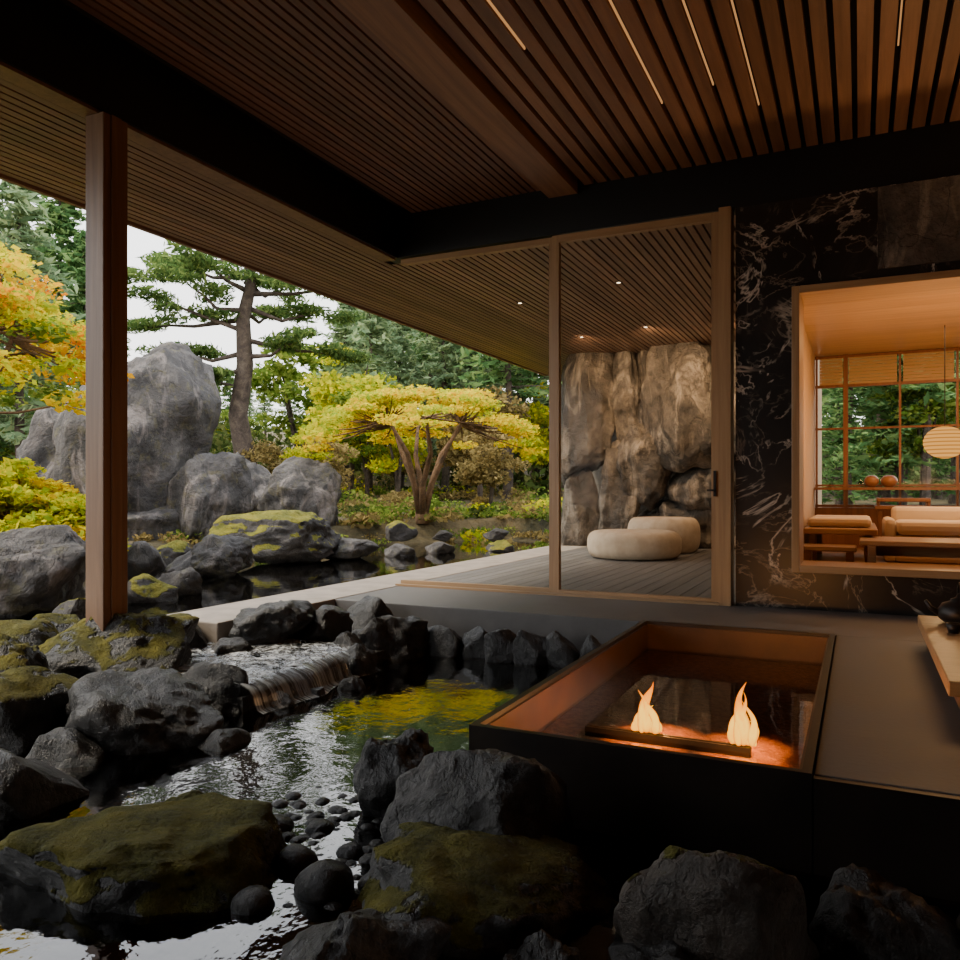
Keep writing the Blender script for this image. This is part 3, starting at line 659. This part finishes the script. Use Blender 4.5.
rbox('seat_cushion',[(-.42,.1,7.6,8.1,.57,.65,0)],[M['fabric_w']],.035)
rbox('seat_cushion',[(-.42,.1,8.2,8.7,.57,.65,0)],[M['fabric_w']],.035)
rbox('tray_table',[(.14,.66,9.0,9.4,.70,.74,0),(.17,.21,9.04,9.08,.25,.70,0),(.59,.63,9.04,9.08,.25,.70,0),(.17,.21,9.32,9.36,.25,.70,0),(.59,.63,9.32,9.36,.25,.70,0),(.16,.64,9.04,9.07,.78,.82,0),(.16,.19,9.07,9.36,.74,.82,0),(.61,.64,9.07,9.36,.74,.82,0)],[M['wood_red']],.006)
for i,(xx,rr) in enumerate([(.12,.075),(.29,.085)]):
    m=MB(); m.lathe([(.001,0),(rr*.5,0),(rr,.05),(rr*.95,.09),(rr*.6,.125),(rr*.3,.13),(.001,.13)],0,0,.0,24)
    o=m.build('ceramic_jar',[M['ceramic']],smooth=True); o.location=(xx,9.66,.93)
boxobj('window_sill_shelf',-.45,4.4,9.52,9.78,.90,.93,M['wood_red'])
m=MB(); r=.175
prof=[(max(.03,r*math.sin(math.pi*i/24))*(1+(.02 if i%2 else 0)),-r*.85*math.cos(math.pi*i/24)) for i in range(25)]
m.lathe(prof,0,0,0,36,0); m.tube([(0,0,r*.8),(0,0,2.42-1.34)],[.004,.004],6,1); m.lathe([(.03,r*.82),(.03,r*.87),(.001,r*.87)],0,0,0,16,1)
o=m.build('paper_lantern',[M['lantern'],M['iron']]); o.location=(.71,8.44,1.34)
rbox('low_plank_table',[(.31,1.6,3.55,5.35,.10,.16,0),(.36,1.6,3.65,5.25,.02,.07,1),(.40,.48,3.8,3.9,0,.12,1),(.40,.48,5.0,5.1,0,.12,1),(1.4,1.48,3.8,3.9,0,.12,1),(1.4,1.48,5.0,5.1,0,.12,1)],[M['wood_table'],M['wood_red']],.006)
m=MB()
m.lathe([(.001,0),(.07,0),(.105,.03),(.11,.07),(.085,.11),(.045,.125),(.045,.135),(.02,.145),(.012,.165),(.001,.17)],0,0,0,28,0)
m.tube([(-.09,0,.05),(-.14,0,.08),(-.165,0,.12)],[.02,.014,.009],8,0)
m.tube([(.0,-.08,.11),(0,-.07,.19),(0,0,.225),(0,.07,.19),(0,.08,.11)],[.006]*5,6,0)
o=m.build('iron_teapot',[M['iron']],smooth=True); o.location=(.50,5.1,.16)
for (a,b) in [(.44,4.75),(.56,4.62)]:
    m=MB(); m.lathe([(.001,0),(.025,0),(.038,.05),(.034,.05),(.02,.008),(.001,.008)],0,0,0,20,0)
    o=m.build('tea_cup',[M['iron']],smooth=True); o.location=(a,b,.16)
m=MB()
DL=[(-3.6,8.6),(-2.3,8.2),(-2.6,10.6),(-1.6,10.6),(-3.6,10.9)]
for (xx,yy) in DL:
    m.lathe([(.001,.0),(.022,.0)],xx,yy,ZB-.004,16,0); m.lathe([(.023,0),(.04,0),(.04,.02)],xx,yy,ZB-.006,16,1)
m.build('downlight',[M['spot'],M['steel']])
for (xx,yy) in DL:
    light('SPOT','downlight_beam',(xx,yy,ZB-.03),50,(1,.66,.40),spot_size=1.7,spot_blend=.9,shadow_soft_size=.03)
def fill_uplighter(x,y,e):  # out-of-view lamp added as fill to brighten ceiling and room
    m=MB(); m.lathe([(.001,0),(.16,0),(.16,.02),(.02,.03),(.012,.05),(.012,1.5),(.03,1.52),(.18,1.62),(.185,1.63),(.17,1.62),(.03,1.54),(.001,1.54)],0,0,0,28,0)
    o=m.build('fill_lamp',[M['iron']],smooth=True); o.location=(x,y,0)
    l=light('SPOT','fill_lamp_light',(x,y,1.66),e,(1,.56,.28),spot_size=2.7,spot_blend=.6,shadow_soft_size=.12); l.rotation_euler=(math.pi,0,0)
fill_uplighter(3.4,3.3,120); fill_uplighter(2.6,6.0,80)

# ================================================================= LIGHTS
w=D.worlds.new('world'); C.scene.world=w; w.use_nodes=True; nt=w.node_tree
bg=nt.nodes['Background']; tc=nt.nodes.new('ShaderNodeTexCoord'); sp=nt.nodes.new('ShaderNodeSeparateXYZ'); rp=nt.nodes.new('ShaderNodeValToRGB')
nt.links.new(tc.outputs['Generated'],sp.inputs[0]); nt.links.new(sp.outputs[2],rp.inputs[0]); nt.links.new(rp.outputs[0],bg.inputs[0])
e=rp.color_ramp.elements; e[0].position=0; e[0].color=(1,.97,.92,1); e[1].position=.8; e[1].color=(.84,.90,1,1); bg.inputs[1].default_value=3.7
s=light('SUN','sun',(-20,-10,30),5.0,(1,.87,.67),angle=math.radians(14)); s.rotation_euler=Vector((.75,.35,-1)).to_track_quat('-Z','Y').to_euler()
def area(name,loc,aim,e,col,sx,sy):
    o=light('AREA',name,loc,e,col,shape='RECTANGLE',size=sx,size_y=sy); o.rotation_euler=(Vector(aim)-Vector(loc)).to_track_quat('-Z','Y').to_euler(); return o
area('dining_ceiling_light',(1.4,8.1,2.40),(1.4,8.1,0),60,(1,.56,.24),2.4,1.6)
area('dining_up_light',(1.2,7.1,1.0),(1.2,7.6,2.5),55,(1,.54,.21),2.4,.3)  # area light in open air, aimed up at the dining ceiling
light('POINT','lantern_light',(.71,8.44,1.1),8,(1,.6,.28),shadow_soft_size=.15)
for (xx,yy) in [(-3.6,10.7),(-2.6,10.5),(-1.6,10.5)]:
    o=light('SPOT','wall_wash_light',(xx,yy,3.05),150,(1,.66,.37),spot_size=1.9,spot_blend=.9,shadow_soft_size=.06)
    o.rotation_euler=(Vector((xx+.1,12.2,2.1))-Vector((xx,yy,3.05))).to_track_quat('-Z','Y').to_euler()

# ================================================================= CAMERA
cd=D.cameras.new('camera'); cam=D.objects.new('camera',cd); C.scene.collection.objects.link(cam)
cam.location=(0,0,.9); cam.rotation_euler=(math.radians(90),0,math.radians(25.6))
cd.sensor_width=36; cd.lens=29.7; cd.shift_y=.0104; cd.clip_start=.05; cd.clip_end=300
C.scene.camera=cam
